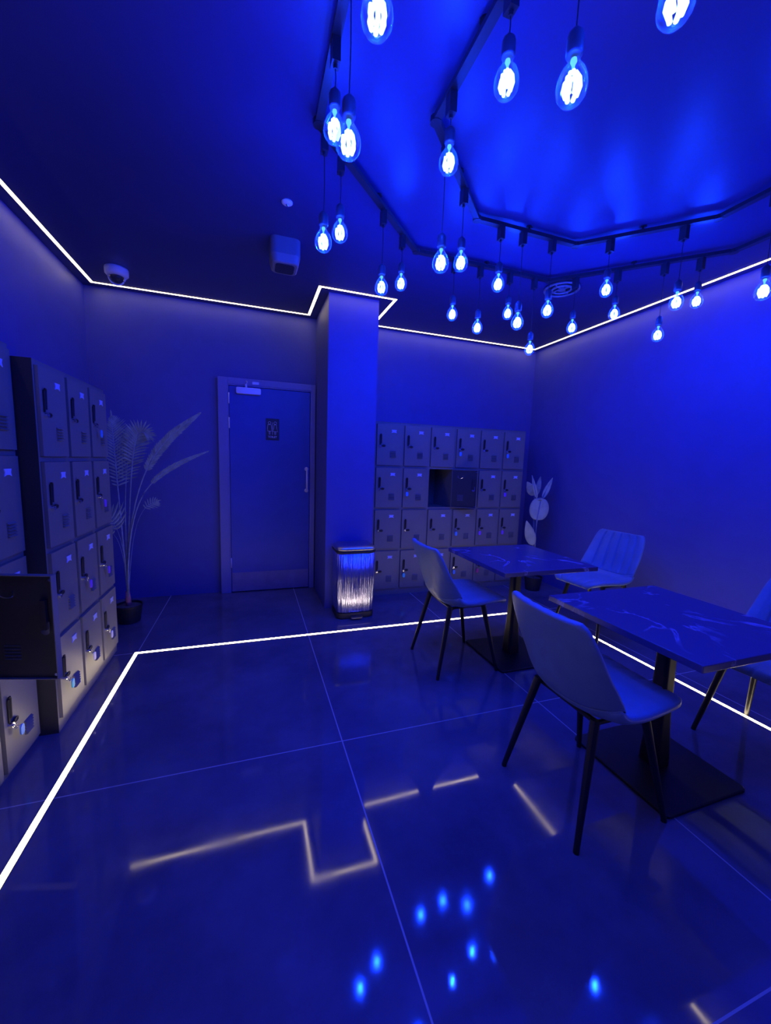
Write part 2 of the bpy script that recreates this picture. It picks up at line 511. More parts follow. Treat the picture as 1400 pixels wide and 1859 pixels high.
def door_meshes(rh):
    """door local frame: hinge at x=CWd (right), x to the left=0; y=0 closed plane (outer face at y<0); z from 0 up"""
    d, mk = locker_proto_meshes()
    dw, dh = CW - 0.030, rh - 0.026
    T = 0.016
    bm = bmesh.new()
    # hinge at origin; door extends to -x
    box(bm, -dw, 0, -T * .6, 0.004, 0, dh)
    # folded inner rim
    box(bm, -dw, -dw + .003, .004, .016, 0, dh); box(bm, -.003, 0, .004, .016, 0, dh)
    box(bm, -dw + .003, -.003, .004, .016, 0, .003); box(bm, -dw + .003, -.003, .004, .016, dh - .003, dh)
    mk('door', bm, M['locker'])
    f = -T * .6
    hx = -dw + .036
    # handle : long upright loop
    bm = bmesh.new()
    zt, zb = dh * .76, dh * .50
    pts = [(hx - .008, f - .004, zb), (hx - .008, f - .006, zt - .008), (hx - .003, f - .007, zt), (hx + .003, f - .007, zt), (hx + .008, f - .006, zt - .008), (hx + .008, f - .004, zb + .012)]
    tube(bm, pts, .0042, 8)
    box(bm, hx - .006, hx + .006, f - .002, f, zb, zt - .006)
    mk('handle', bm, M['black_soft'])
    bm = bmesh.new()
    zl = dh * .465
    tube(bm, [(hx - .002, f, zl), (hx - .002, f - .014, zl)], .0105, 14)
    tube(bm, [(hx - .002, f - .014, zl), (hx - .002, f - .017, zl)], .006, 12)
    mk('lock', bm, M['chrome'])
    bm = bmesh.new()
    pts = [(hx + .014 + .019 + .016 * math.cos(a), f - .006, zl + .004 + .008 * math.sin(a)) for a in [2 * PI * k / 14 for k in range(15)]]
    tube(bm, pts, .0034, 8, cap=False)
    box(bm, hx + .009, hx + .042, f - .007, f - .001, zl - .001, zl + .009)
    mk('hasp', bm, M['black_soft'])
    # name card holder: ticket outline
    px, pz = -dw + dw * .665, dh * .835
    a, b = .026, .016
    outline = [(-a, b), (a, b), (a * .78, 0), (a, -b), (a * .45, -b * .62), (-a * .45, -b * .62), (-a, -b), (-a * .78, 0)]
    bm = bmesh.new()
    loft(bm, [[(px + x, y, pz + z) for x, z in outline] for y in (f, f - .003)])
    mk('name_card', bm, M['card'])
    # louvres
    bm = bmesh.new()
    vx = -dw + dw * .64
    for k in range(5):
        z = dh * .19 + k * .0135
        vs = [bm.verts.new(p) for p in ((vx - .030, f, z + .009), (vx + .030, f, z + .009), (vx - .030, f - .010, z + .001), (vx + .030, f - .010, z + .001), (vx - .030, f, z - .0008), (vx + .030, f, z - .0008))]
        bm.faces.new((vs[0], vs[1], vs[3], vs[2])); bm.faces.new((vs[2], vs[3], vs[5], vs[4]))
        bm.faces.new((vs[0], vs[2], vs[4])); bm.faces.new((vs[1], vs[5], vs[3])); bm.faces.new((vs[0], vs[4], vs[5], vs[1]))
    mk('vent', bm, M['locker'])
    for zz, nm in ((dh * .04, 'bumper'), (dh * .955, 'bumper_top')):
        bm = bmesh.new()
        tube(bm, [(-dw + .012, .004, zz), (-dw + .012, .008, zz)], .006, 10)
        mk(nm, bm, M['chrome'])
    # inner side fittings: latch box and card back
    bm = bmesh.new()
    box(bm, hx - .012, hx + .010, .004, .022, zb - .004, zt + .004)
    mk('latch_cover', bm, M['black_soft'])
    bm = bmesh.new()
    tube(bm, [(hx - .002, .004, zl + .004), (hx - .002, .016, zl + .004)], .016, 14)
    box(bm, hx - .018, hx + .004, .012, .016, zl + .01, zl + .042)
    mk('cam_lock', bm, M['chrome'])
    bm = bmesh.new()
    pts = [(px + .024 * math.cos(a) , .006, pz - .012 + .010 * math.sin(a)) for a in [PI + PI * k / 8 for k in range(9)]]
    tube(bm, pts, .0028, 6)
    box(bm, px - .028, px - .022, .004, .008, pz - .014, pz + .006)
    box(bm, px + .022, px + .028, .004, .008, pz - .014, pz + .006)
    mk('card_clip', bm, M['chrome'])
    bm = bmesh.new()
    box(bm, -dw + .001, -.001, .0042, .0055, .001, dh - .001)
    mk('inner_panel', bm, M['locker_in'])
    bm = bmesh.new()
    for k in range(5):
        z = dh * .19 + k * .0135
        box(bm, vx - .030, vx + .030, .0045, .0075, z - .001, z + .003)
    mk('vent_slot', bm, M['steel'])
    return d, dw, dh

def link(name, me, parent, loc=(0, 0, 0), rz=0):
    o = bpy.data.objects.new(name, me)
    COL.objects.link(o)
    o.parent = parent
    o.location = loc
    o.rotation_euler = (0, 0, rz)
    return o

KEYS = []
def locker_bank(loc, rz, ncol, z0, rh, depth, label, open_door=None, open_ang=0, nocard=(), keys={}):
    """local frame: x right along the front, front plane at y=0, body towards +y"""
    W = CW * ncol
    top = z0 + 4 * rh + 0.012
    root = empty('locker_unit', loc, rz, label, 'lockers', 'grey steel locker units')
    bm = bmesh.new()
    t = .012
    box(bm, 0, W, depth - .01, depth - .002, .0, top)
    for c in range(ncol + 1):
        x = c * CW
        a, b = (x - t, x + t)
        a, b = max(0, a), min(W, b)
        box(bm, a, b, 0, .02, .0, top)
        m_ = .004
        box(bm, max(0, x - m_), min(W, x + m_), .02, depth - .01, 0, top)
    for r in range(5):
        z = z0 + r * rh
        for c in range(ncol):
            xa = c * CW + t; xb = (c + 1) * CW - t
            za = max(0.0, z - t) if r else 0.0
            zb = (z + t) if r < 4 else top
            box(bm, xa, xb, 0, .02, za, zb)
            box(bm, c * CW + .004, (c + 1) * CW - .004, .02, depth - .01, z - .003, z + .003)
    if z0 < .03:
        pass
    box(bm, 0.0, W, 0.0, depth - .002, top - .0015, top)
    body = build('cabinet_body', bm, M['locker'], root)
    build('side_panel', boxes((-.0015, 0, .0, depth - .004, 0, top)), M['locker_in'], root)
    d, dw, dh = door_meshes(rh)
    for c in range(ncol):
        for r in range(4):            # r 0 = top row
            zb = z0 + (3 - r) * rh + .013
            hxp = (c + 1) * CW - .015
            op = (open_door == (c, r))
            D = link('door', d['door'], root, (hxp, -.0045, zb), (open_ang if op else 0))
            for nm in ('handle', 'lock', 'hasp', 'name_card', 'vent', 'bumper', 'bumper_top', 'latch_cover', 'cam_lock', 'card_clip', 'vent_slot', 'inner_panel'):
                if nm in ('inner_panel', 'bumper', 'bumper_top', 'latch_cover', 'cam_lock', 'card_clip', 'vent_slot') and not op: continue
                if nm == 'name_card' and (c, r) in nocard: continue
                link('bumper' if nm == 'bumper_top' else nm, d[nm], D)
            if (c, r) in keys:
                lx = hxp - dw + .034
                lz = zb + dh * .465
                rr = Matrix.Rotation(rz, 4, 'Z')
                p = Vector(loc) + (rr @ Vector((lx, -.032, lz)))
                KEYS.append((p, rz, *keys[(c, r)]))
    return root

# left wall units face +x : local x -> world +y, local y(depth) -> world -x
HP = PI / 2
locker_bank((-0.975, 1.284, 0), HP, 3, .012, .4425, .352, 'grey steel locker unit nearest the camera with one door swung open', (1, 2), PI * 75 / 180 * 1.0,
            keys={(2, 3): ('tag_blue', 0.036, 'blue key tag on the bottom locker nearest the camera')})
locker_bank((-0.895, 2.155, 0), HP, 3, .055, .42, .432, 'grey steel locker unit between the nearest lockers and the palm',
            keys={(2, 0): ('tag_blue', .045, 'blue key tag on the top row locker beside the palm leaves'),
                  (2, 1): ('tag_violet', .045, 'violet key tag on the second row locker beside the palm stems'),
                  (2, 2): ('tag_violet', .045, 'violet key tag on the third row locker beside the palm stems'),
                  (1, 2): ('tag_violet', .04, 'violet key tag on the third row middle locker of the left wall'),
                  (0, 3): ('tag_teal', .03, 'teal ringed key tag on the warmly lit bottom row locker'),
                  (1, 3): ('tag_white', .03, 'pale key tag on the bottom row middle locker of the left wall'),
                  (2, 3): ('tag_white', .035, 'pale key tag on the bottom row locker nearest the palm pot')})
locker_bank((1.135, 3.70, 0), 0, 3, .055, .42, .445, 'grey steel locker unit beside the column with one cell standing open', (2, 1), PI * 0.86, nocard=((1, 2),),
            keys={(1, 1): ('tag_blue', .0, 'blue key tag on the locker just left of the open cell'),
                  (1, 3): ('tag_teal', .0, 'teal key tag on the bottom locker behind the dining chair')})
locker_bank((1.135 + 3 * CW + .002, 3.70, 0), 0, 3, .055, .42, .445, 'grey steel locker unit in the far right corner beside the broad-leaf plant',
            keys={(0, 0): ('tag_blue', .0, 'blue key tag on the top row locker right of the unit join'),
                  (2, 0): ('tag_blue', .0, 'blue key tag on the top row locker in the far right corner'),
                  (2, 1): ('tag_violet', .0, 'violet key tag on the second row locker in the far right corner'),
                  (0, 2): ('tag_blue', .0, 'long blue key tag on the third row above the far table'),
                  (1, 2): ('tag_violet', .0, 'violet key tag on the third row, one left of the corner locker'),
                  (2, 2): ('tag_violet', .0, 'violet key tag on the third row locker in the corner'),
                  (0, 3): ('tag_blue', .0, 'blue key tag on the bottom row locker behind the far table edge'),
                  (1, 3): ('tag_red', .0, 'red key tag on the bottom row locker behind the far table')})

def key_tag_obj(p, rz, mt, off, label):
    root = empty('key_tag', p, rz, label, 'key tag', 'keys hanging in the locker locks')
    bm = bmesh.new()
    tube(bm, [(0, .012, 0), (0, -.004, 0)], .003, 6)
    lp = [(.007 * math.sin(a), -.006, -.007 + .009 * math.cos(a)) for a in [2 * PI * k / 12 for k in range(13)]]
    tube(bm, lp, .0014, 6, cap=False)
    if off:
        tube(bm, [(0, -.006, -.014), (off, -.004, -.022)], .0014, 6)
    build('key', bm, M['chrome'], root)
    bm = bmesh.new()
    loft(bm, [[(off + x, y, -.045 + z) for x, z in rrect(.0135, .023, .0130)] for y in (-.009, -.004)])
    build('fob', bm, M[mt], root)
for k in KEYS:
    key_tag_obj(*k)

# ------------------------------------------------------------------ dining chairs
def cr_spline(P_, t):
    n = len(P_) - 1
    x = min(max(t * n, 0), n - 1e-6)
    i = int(x)
    f = x - i
    p0 = P_[max(i - 1, 0)]; p1 = P_[i]; p2 = P_[i + 1]; p3 = P_[min(i + 2, n)]
    return tuple(0.5 * (2 * b + (c - a) * f + (2 * a - 5 * b + 4 * c - d) * f * f + (3 * b - a - 3 * c + d) * f ** 3) for a, b, c, d in zip(p0, p1, p2, p3))

# profile: x, z, half width, edge lift, edge roll
PROF = [(.282, .436, .145, .000), (.267, .464, .184, .006), (.195, .479, .222, .012), (.10, .470, .236, .020), (.01, .458, .242, .030), (-.07, .452, .242, .048),
        (-.135, .468, .240, .075), (-.175, .515, .238, .085), (-.198, .575, .236, .075), (-.218, .640, .232, .055), (-.238, .705, .226, .042), (-.256, .765, .216, .032), (-.270, .812, .200, .024), (-.276, .832, .178, .020)]
VS = 6.6 / 13.0
def chair_pt(u, v):
    x, z, hw, e = cr_spline(PROF, v)
    x2, z2, _, _ = cr_spline(PROF, min(1, v + .01))
    x1, z1, _, _ = cr_spline(PROF, max(0, v - .01))
    t = Vector((x2 - x1, 0, z2 - z1)).normalized()
    n = Vector((t.z, 0, -t.x))           # to the sitter: up / forward
    d = e * abs(u) ** 2.6
    return Vector((x, hw * u, z)) + n * d

def chair_shell(v0, v1, nv, nu, back):
    bm = bmesh.new()
    F, B = [], []
    us = [math.sin(PI / 2 * (-1 + 2 * i / nu)) * .35 + (-1 + 2 * i / nu) * .65 for i in range(nu + 1)]
    for j in range(nv + 1):
        v = v0 + (v1 - v0) * j / nv
        fr, br = [], []
        for u in us:
            p = chair_pt(u, v)
            du = chair_pt(min(1, u + .01), v) - chair_pt(max(-1, u - .01), v)
            dv = chair_pt(u, min(1, v + .004)) - chair_pt(u, max(0, v - .004))
            n = dv.cross(du).normalized()
            if n.x + n.z < 0: n = -n
            ed = 1 - max(0, abs(u) - .86) / .14
            ev = min(1, min(v / .035, (1 - v) / .035))
            puff = .4 + .6 * min(ed, ev) ** .5
            tf = (.016 if back else .021) * puff
            bt = .012 if back else .012 + .008 * min(1, max(0, (v1 - v) / .12))
            if back:
                k = (u + 1) / 2 * 6
                g = abs(k - round(k))
                if 0 < round(k) < 6:
                    gd = max(0, 1 - g / .13) * min(1, (v - VS) / .05) * min(1, max(0, (.95 - v) / .04))
                    tf -= .013 * gd
                tf += .004 * math.sin(PI * min(1, max(0, (k % 1)))) * .8
            else:
                k = (u + 1) / 2 * 5
                g = abs(k - round(k))
                if 0 < round(k) < 5:
                    tf -= .010 * max(0, 1 - g / .12) * max(0, 1 - v / .22)
            if not back and v > v1 - .03: tf -= .004 * (v - v1 + .03) / .03
            if back and v < v0 + .02: tf -= .004 * (v0 + .02 - v) / .02
            fr.append(bm.verts.new(p + n * tf))
            br.append(bm.verts.new(p - n * bt * (.35 + .65 * min(ed, ev) ** .5)))
        F.append(fr); B.append(br)
    for j in range(nv):
        for i in range(nu):
            bm.faces.new((F[j][i], F[j][i + 1], F[j + 1][i + 1], F[j + 1][i]))
            bm.faces.new((B[j][i], B[j + 1][i], B[j + 1][i + 1], B[j][i + 1]))
    for j in range(nv):
        bm.faces.new((F[j][0], F[j + 1][0], B[j + 1][0], B[j][0]))
        bm.faces.new((F[j][nu], B[j][nu], B[j + 1][nu], F[j + 1][nu]))
    for i in range(nu):
        bm.faces.new((F[0][i], B[0][i], B[0][i + 1], F[0][i + 1]))
        bm.faces.new((F[nv][i], F[nv][i + 1], B[nv][i + 1], B[nv][i]))
    return bm

def copy_tree(o, parent=None):
    c = o.copy()
    COL.objects.link(c)
    c.parent = parent
    for ch in list(o.children):
        copy_tree(ch, c)
    return c

def make_chair():
    root = empty('dining_chair', (0, 0, 0), 0, '', 'chair', 'grey leather dining chairs')
    build('seat', chair_shell(0, VS, 40, 60, False), M['leather'], root, smooth=True)
    build('backrest', chair_shell(VS, 1, 44, 96, True), M['leather'], root, smooth=True)
    bm = bmesh.new()
    for s in (-1, 1):
        tube(bm, [(.12, .15 * s, .440), (-.115, .15 * s, .436)], .009, 8)
    tube(bm, [(.115, -.15, .438), (.115, .15, .438)], .011, 8)
    tube(bm, [(-.105, -.15, .432), (-.105, .15, .432)], .011, 8)
    build('seat_frame', bm, M['black'], root)
    for sx in (1, -1):
        for sy in (1, -1):
            bm = bmesh.new()
            tube(bm, [(.12 * sx, .15 * sy, .448), (.216 * sx, .212 * sy, .006)], [.0175, .0105], 14)
            tube(bm, [(.216 * sx, .212 * sy, .0), (.216 * sx, .212 * sy, .006)], .0108, 14)
            build('leg', bm, M['black'], root, smooth=False)
    return root
ch = make_chair()
ch.location = (1.317, 2.305, 0)
ch['label'] = 'grey leather dining chair on the left of the far table, nearer the steel bin'
c2 = copy_tree(ch); c2.location = (1.294, 1.150, 0); c2.rotation_euler.z = 0.0
c2['label'] = 'grey leather dining chair in the foreground with its back to the floor strip'
c3 = copy_tree(ch); c3.location = (2.70, 2.43, 0); c3.rotation_euler.z = PI + 0.10
c3['label'] = 'grey leather dining chair right of the far table, channel-stitched back facing the room'
c4 = copy_tree(ch); c4.location = (2.43, 1.08, 0); c4.rotation_euler.z = PI
c4['label'] = 'grey leather dining chair cut off by the right edge, beside the near table'

# ------------------------------------------------------------------ tables
def make_table():
    root = empty('dining_table', (0, 0, 0), 0, '', 'table', 'square marble-topped dining tables')
    build('tabletop', boxes((-.36, .36, -.36, .36, .692, .720)), M['marble'], root, bevel=.003)
    bm = bmesh.new()
    loft(bm, [[(x, y, z) for x, y in rrect(a, b, r)] for z, a, b, r in ((.012, .047, .047, .02), (.06, .046, .046, .02), (.25, .036, .036, .018), (.50, .032, .032, .016), (.685, .032, .032, .016))])
    build('column', bm, M['black'], root, smooth=False, bevel=.002)
    bm = bmesh.new()
    loft(bm, [[(x, y, z) for x, y in rrect(a, a, .022)] for z, a in ((0, .240), (.011, .240), (.014, .236))])
    build('base_plate', bm, M['black'], root)
    build('top_bracket', boxes((-.14, .14, -.03, .03, .685, .692), (-.03, .03, -.14, .14, .685, .692)), M['black'], root)
    return root
t1 = make_table()
t1.location = (1.765, 1.175, 0)
t1['label'] = 'near square dining table with dark veined marble top in the foreground'
t2 = copy_tree(t1)
t2.location = (1.785, 2.285, 0)
t2.rotation_euler.z = PI / 2 * 0
t2['label'] = 'far square dining table with dark veined marble top before the lockers'

# ------------------------------------------------------------------ pedal bin
bn = empty('pedal_bin', (0.845, 3.31, 0), 0, 'brushed steel pedal bin with a dark lid standing against the column', 'bin')
def bl(hx_, hy_, r_, z, sy=0):
    return [(x, y + sy, z) for x, y in rrect(hx_, hy_, r_, 8)]
bm = bmesh.new()
loft(bm, [bl(.158, .130, .05, 0.0), bl(.166, .136, .055, .006), bl(.166, .136, .055, .050)])
build('base', bm, M['black_soft'], bn)
bm = bmesh.new()
loft(bm, [bl(.158, .130, .055, .050), bl(.163, .134, .057, .062), bl(.170, .136, .060, .30), bl(.172, .138, .060, .580)])
build('body', bm, M['bin'], bn, smooth=True)
bm = bmesh.new()
loft(bm, [bl(.175, .141, .062, .580), bl(.176, .142, .062, .590), bl(.174, .140, .062, .600)])
build('rim', bm, M['black_soft'], bn)
bm = bmesh.new()
loft(bm, [bl(.176, .142, .062, .602), bl(.176, .142, .062, .618), bl(.160, .125, .06, .632), bl(.10, .07, .05, .636)])
build('lid', bm, M['steel'], bn, smooth=True)
bm = bmesh.new()
loft(bm, [[(x, y - .155, z) for x, y in rrect(.052, .026, .02)] for z in (.014, .024)])
build('pedal', bm, M['steel'], bn)

# ------------------------------------------------------------------ potted palm
def xz(px, pz, y=0):
    return Vector((px, y, pz))
def bez(pts, t):
    pts = [Vector(p) for p in pts]
    while len(pts) > 1:
        pts = [a.lerp(b, t) for a, b in zip(pts, pts[1:])]
    return pts[0]
def blade(bm, base, d, nrm, L, wd, droop=.0, segs=4):
    d = d.normalized()
    side = d.cross(nrm).normalized()
    rows = []
    for i in range(segs + 1):
        t = i / segs
        ww = wd * (math.sin(PI * min(1, t * .82 + .18)) ** .7) if i < segs else 0
        c = base + d * (L * t) + Vector((0, 0, -1)) * (droop * L * t * t)
        rows.append((c - side * ww / 2, c + nrm * ww * .18, c + side * ww / 2))
    vr = [[bm.verts.new(p) for p in r] for r in rows[:-1]] 
    tip = bm.verts.new(rows[-1][1])
    for a, b in zip(vr, vr[1:]):
        bm.faces.new((a[0], a[1], b[1], b[0])); bm.faces.new((a[1], a[2], b[2], b[1]))
    bm.faces.new((vr[-1][0], vr[-1][1], tip)); bm.faces.new((vr[-1][1], vr[-1][2], tip))

def frond(parent, ctrl, t0, n, Lmax, wd, nrm, sweep=0.9, droop=.15, r0=.005, left=1.0, right=1.0):
    bm = bmesh.new()
    pts = [bez(ctrl, i / 20) for i in range(21)]
    tube(bm, pts, [r0 * (1 - .75 * i / 20) for i in range(21)], 6)
    st = build('stem', bm, M['stem'], parent, smooth=True)
    bm = bmesh.new()
    for i in range(n):
        t = t0 + (1 - t0) * i / (n - 1)
        p = bez(ctrl, t)
        tg = (bez(ctrl, min(1, t + .02)) - bez(ctrl, t - .02)).normalized()
        side = tg.cross(nrm).normalized()
        s = (t - t0) / (1 - t0)
        L = Lmax * (math.sin(PI * (.16 + .80 * s)) ** .8)
        sw = sweep * (.55 + .9 * s)
        for sg, k in ((1, right), (-1, left)):
            if k <= 0: continue
            dd = side * sg + tg * sw + nrm * random.uniform(-.15, .25) + Vector((0, 0, random.uniform(-.05, .05)))
            blade(bm, p, dd, nrm, L * k * random.uniform(.9, 1.08), wd, droop)
    blade(bm, bez(ctrl, 1), (bez(ctrl, 1) - bez(ctrl, .95)), nrm, Lmax * .4, wd, 0)
    build('leaflets', bm, M['palm'], st, smooth=False)

pm = empty('potted_palm', (-0.955, 3.56, 0), 0, 'tall thin palm in a small black pot in the left back corner', 'plant')
bm = bmesh.new()
lathe(bm, [(0, 0), (.072, 0), (.078, .004), (.094, .128), (.099, .130), (.099, .145), (.092, .145), (.088, .125), (0, .123)], 32)
build('pot', bm, M['black_soft'], pm, smooth=False)
bm = bmesh.new()
lathe(bm, [(0, .122), (.088, .122), (.088, .128), (.05, .136), (0, .139)], 24)
build('soil', bm, M['soil'], pm)
bm = bmesh.new()
tube(bm, [(0, 0, .12), (-.004, 0, .20), (-.004, 0, .255)], [.021, .019, .014], 10)
build('trunk', bm, M['bark'], pm, smooth=True)
nf = Vector((0.25, -1, 0.1)).normalized()
O = Vector((0, 0, 0))
# controls in local coordinates
frond(pm, [(0, 0, .2), (-.02, .0, .6), (-.03, 0, .95), (-.045, -.02, 1.45), (-.055, 0, 1.62)], .58, 26, .16, .013, nf, droop=.05, left=.5, r0=.009)
frond(pm, [(0, .01, .2), (.0, .02, .7), (.05, .02, 1.0), (.06, 0, 1.45), (.10, 0, 1.60), (.19, -.02, 1.50)], .58, 24, .14, .013, nf, droop=.12, left=1.0, r0=.008)
frond(pm, [(0, .0, .2), (.0, .01, .8), (.09, .0, 1.05), (.14, -.02, 1.35), (.33, -.03, 1.50), (.55, -.05, 1.68)], .55, 34, .085, .017, nf, sweep=2.0, droop=.1, r0=.008)
frond(pm, [(0, -.01, .2), (.01, -.01, .8), (.085, .0, 1.02), (.15, 0, 1.17), (.35, .0, 1.28), (.60, .02, 1.39)], .58, 34, .055, .011, nf, sweep=2.4, droop=.05, r0=.008)
frond(pm, [(0, .01, .2), (-.01, .03, .7), (-.02, .06, 1.0), (.0, .10, 1.35), (.06, .14, 1.55)], .62, 20, .15, .013, nf, droop=.1, r0=.008)
frond(pm, [(0, 0, .2), (-.01, .0, .55), (-.02, -.01, .70), (-.05, -.02, .80), (-.11, -.03, .88)], .70, 7, .12, .02, nf, sweep=.4, droop=-.5, r0=.003)
frond(pm, [(0, 0, .2), (-.01, .0, .5), (-.03, -.01, .66), (-.06, -.02, .72), (-.10, -.03, .76)], .86, 4, .05, .014, nf, sweep=.8, droop=0, r0=.003)
frond(pm, [(0, .01, .2), (.02, .06, .7), (.05, .12, .85), (.10, .2, .95), (.18, .26, .96)], .72, 8, .08, .010, nf, sweep=.9, droop=.1, r0=.003, left=.8)

# ------------------------------------------------------------------ broad-leaf plant in the corner
pl = empty('broad_leaf_plant', (2.965, 3.50, 0), 0, 'artificial plant with one big round pale leaf in the far right corner', 'plant')
bm = bmesh.new()
lathe(bm, [(0, 0), (.075, 0), (.095, .13), (.100, .15), (.092, .15), (.086, .128), (0, .125)], 32)
build('pot', bm, M['black_soft'], pl)
bm = bmesh.new()
lathe(bm, [(0, .124), (.086, .124), (.086, .129), (0, .138)], 24)
build('soil', bm, M['soil'], pl)
def leafmesh(base, tip, hw, nrm, kind='round', fold=.15):
    bm = bmesh.new()
    base = Vector(base); tip = Vector(tip)
    ax = tip - base
    L = ax.length
    ax.normalize()
    side = ax.cross(nrm).normalized()
    n = 18
    rows = []
    for i in range(n + 1):
        t = i / n
        if kind == 'round':
            ww = hw * (max(0, 1 - (2 * t - 1) ** 2) ** .42)
        elif kind == 'spear':
            ww = hw * math.sin(PI * (t ** .7)) ** .8 if 0 < t < 1 else 0
        ww = max(ww, .0006)
        c = base + ax * (L * t)
        row = []
        for s in (-1, -.5, 0, .5, 1):
            rip = .004 * math.sin(9 * t * PI) * abs(s) if kind == 'spear' else 0
            notch = ax * (.022 * (1 - abs(s)) * (-1) if (kind == 'round' and t > .9) else 0)
            row.append(c + side * ww * s + nrm * (fold * ww * abs(s) + rip) + notch)
        rows.append(row)
    vr = [[bm.verts.new(p) for p in r] for r in rows]
    for a, b in zip(vr, vr[1:]):
        for k in range(4):
            bm.faces.new((a[k], a[k + 1], b[k + 1], b[k]))
    return bm
pn = Vector((-.75, -1, .15)).normalized()
def pleaf(base, tip, hw, kind, stem_pts, m='leaf2', nrm=pn, fold=.15):
    bm = bmesh.new()
    tube(bm, stem_pts, .0045, 8)
    s_ = build('stem', bm, M['stem'], pl, smooth=True)
    lf = build('leaf', leafmesh(base, tip, hw, nrm, kind, fold), M[m], s_, smooth=True)
    sd = lf.modifiers.new('thickness', 'SOLIDIFY'); sd.thickness = .002
pleaf((-.01, 0, .78), (.015, 0, 1.03), .098, 'round', [(0, 0, .12), (-.02, 0, .5), (-.012, 0, .79), (.012, -.004, .99)])
pleaf((.055, .02, 1.02), (.17, .02, 1.25), .028, 'spear', [(.01, 0, .12), (.0, .02, .7), (.05, .02, 1.02), (.16, .02, 1.23)])
pleaf((-.02, .02, 1.02), (-.10, .03, 1.27), .020, 'spear', [(0, .01, .12), (-.0, .02, .7), (-.015, .02, 1.0), (-.10, .03, 1.27)])
pleaf((-.03, .05, 1.05), (-.14, .05, 1.20), .05, 'spear', [(0, .02, .12), (-.02, .04, .7), (-.03, .05, 1.05)], m='palm')
pleaf((-.04, 0, .50), (-.15, .0, .78), .055, 'spear', [(0, -.01, .12), (-.03, 0, .35), (-.04, 0, .50)])
pleaf((.0, .06, 1.05), (.04, .06, 1.26), .03, 'spear', [(0, .03, .12), (.0, .05, .7), (.0, .06, 1.05)], m='palm')

# ------------------------------------------------------------------ ceiling fixtures
cc = empty('security_camera', (-0.965, 3.70, H), 0, 'white dome security camera on the ceiling by the left light strip', 'security camera')
bm = bmesh.new()
lathe(bm, [(0, 0), (.078, 0), (.080, -.010), (.078, -.045), (.066, -.058), (.052, -.060), (0, -.060)], 32)
build('housing', bm, M['white'], cc, smooth=True)
bm = bmesh.new()
lathe(bm, [(.046, -.058), (.046, -.070), (.036, -.092), (.02, -.104), (0, -.108)], 24)
build('dome', bm, M['dome'], cc, smooth=True)
bm = bmesh.new()
pts = [(.055 * math.cos(a), 0.0, -.060 - .058 * math.sin(a)) for a in [PI * k / 14 for k in range(15)]]
tube(bm, pts, .006, 8)
build('trim_arc', bm, M['white'], cc, smooth=True)

sp = empty('ceiling_speaker', (0.215, 2.86, H), 0, 'dark grey box speaker fixed under the ceiling before the column', 'speaker')
bm = bmesh.new()
loft(bm, [[(x, y, z) for x, y in rrect(a, b, r)] for z, a, b, r in ((0, .095, .10, .04), (-.10, .095, .10, .04), (-.145, .082, .088, .035), (-.150, .076, .082, .03))])
build('housing', bm, M['box'], sp, smooth=False)
bm = bmesh.new()
loft(bm, [[(x, y, z) for x, y in rrect(.060, .066, .025)] for z in (-.150, -.153)])
build('grille', bm, M['track'], sp)

sm = empty('ceiling_sensor', (0.194, 2.41, H), 0, 'small round ceiling sensor with a glint of blue light', 'sensor')
bm = bmesh.new()
lathe(bm, [(0, 0), (.030, 0), (.030, -.006), (.022, -.012), (0, -.012)], 24)
build('base', bm, M['white'], sm, smooth=True)
bm = bmesh.new()
lathe(bm, [(.007, -.012), (.006, -.020), (0, -.022)], 12)
build('lens', bm, M['chrome'], sm, smooth=True)

rg = empty('ceiling_diffuser', (2.30, 2.66, H), 0, 'round dark ceiling vent with spokes behind the hanging bulbs', 'vent')
bm = bmesh.new()
for r_ in (.125, .07):
    tube(bm, [(r_ * math.cos(2 * PI * k / 32), r_ * math.sin(2 * PI * k / 32), -.014) for k in range(33)], .009, 8, cap=False)
build('ring', bm, M['box'], rg, smooth=True)
bm = bmesh.new()
for k in range(4):
    a = PI * k / 2 + .4
    tube(bm, [(.02 * math.cos(a), .02 * math.sin(a), -.012), (.125 * math.cos(a), .125 * math.sin(a), -.012)], .005, 6)
lathe(bm, [(0, 0), (.028, 0), (.028, -.02), (0, -.022)], 16)
build('spokes', bm, M['box'], rg)
bm = bmesh.new()
lathe(bm, [(0, 0), (.13, 0), (.13, -.005), (0, -.005)], 32)
build('backing', bm, M['track'], rg)

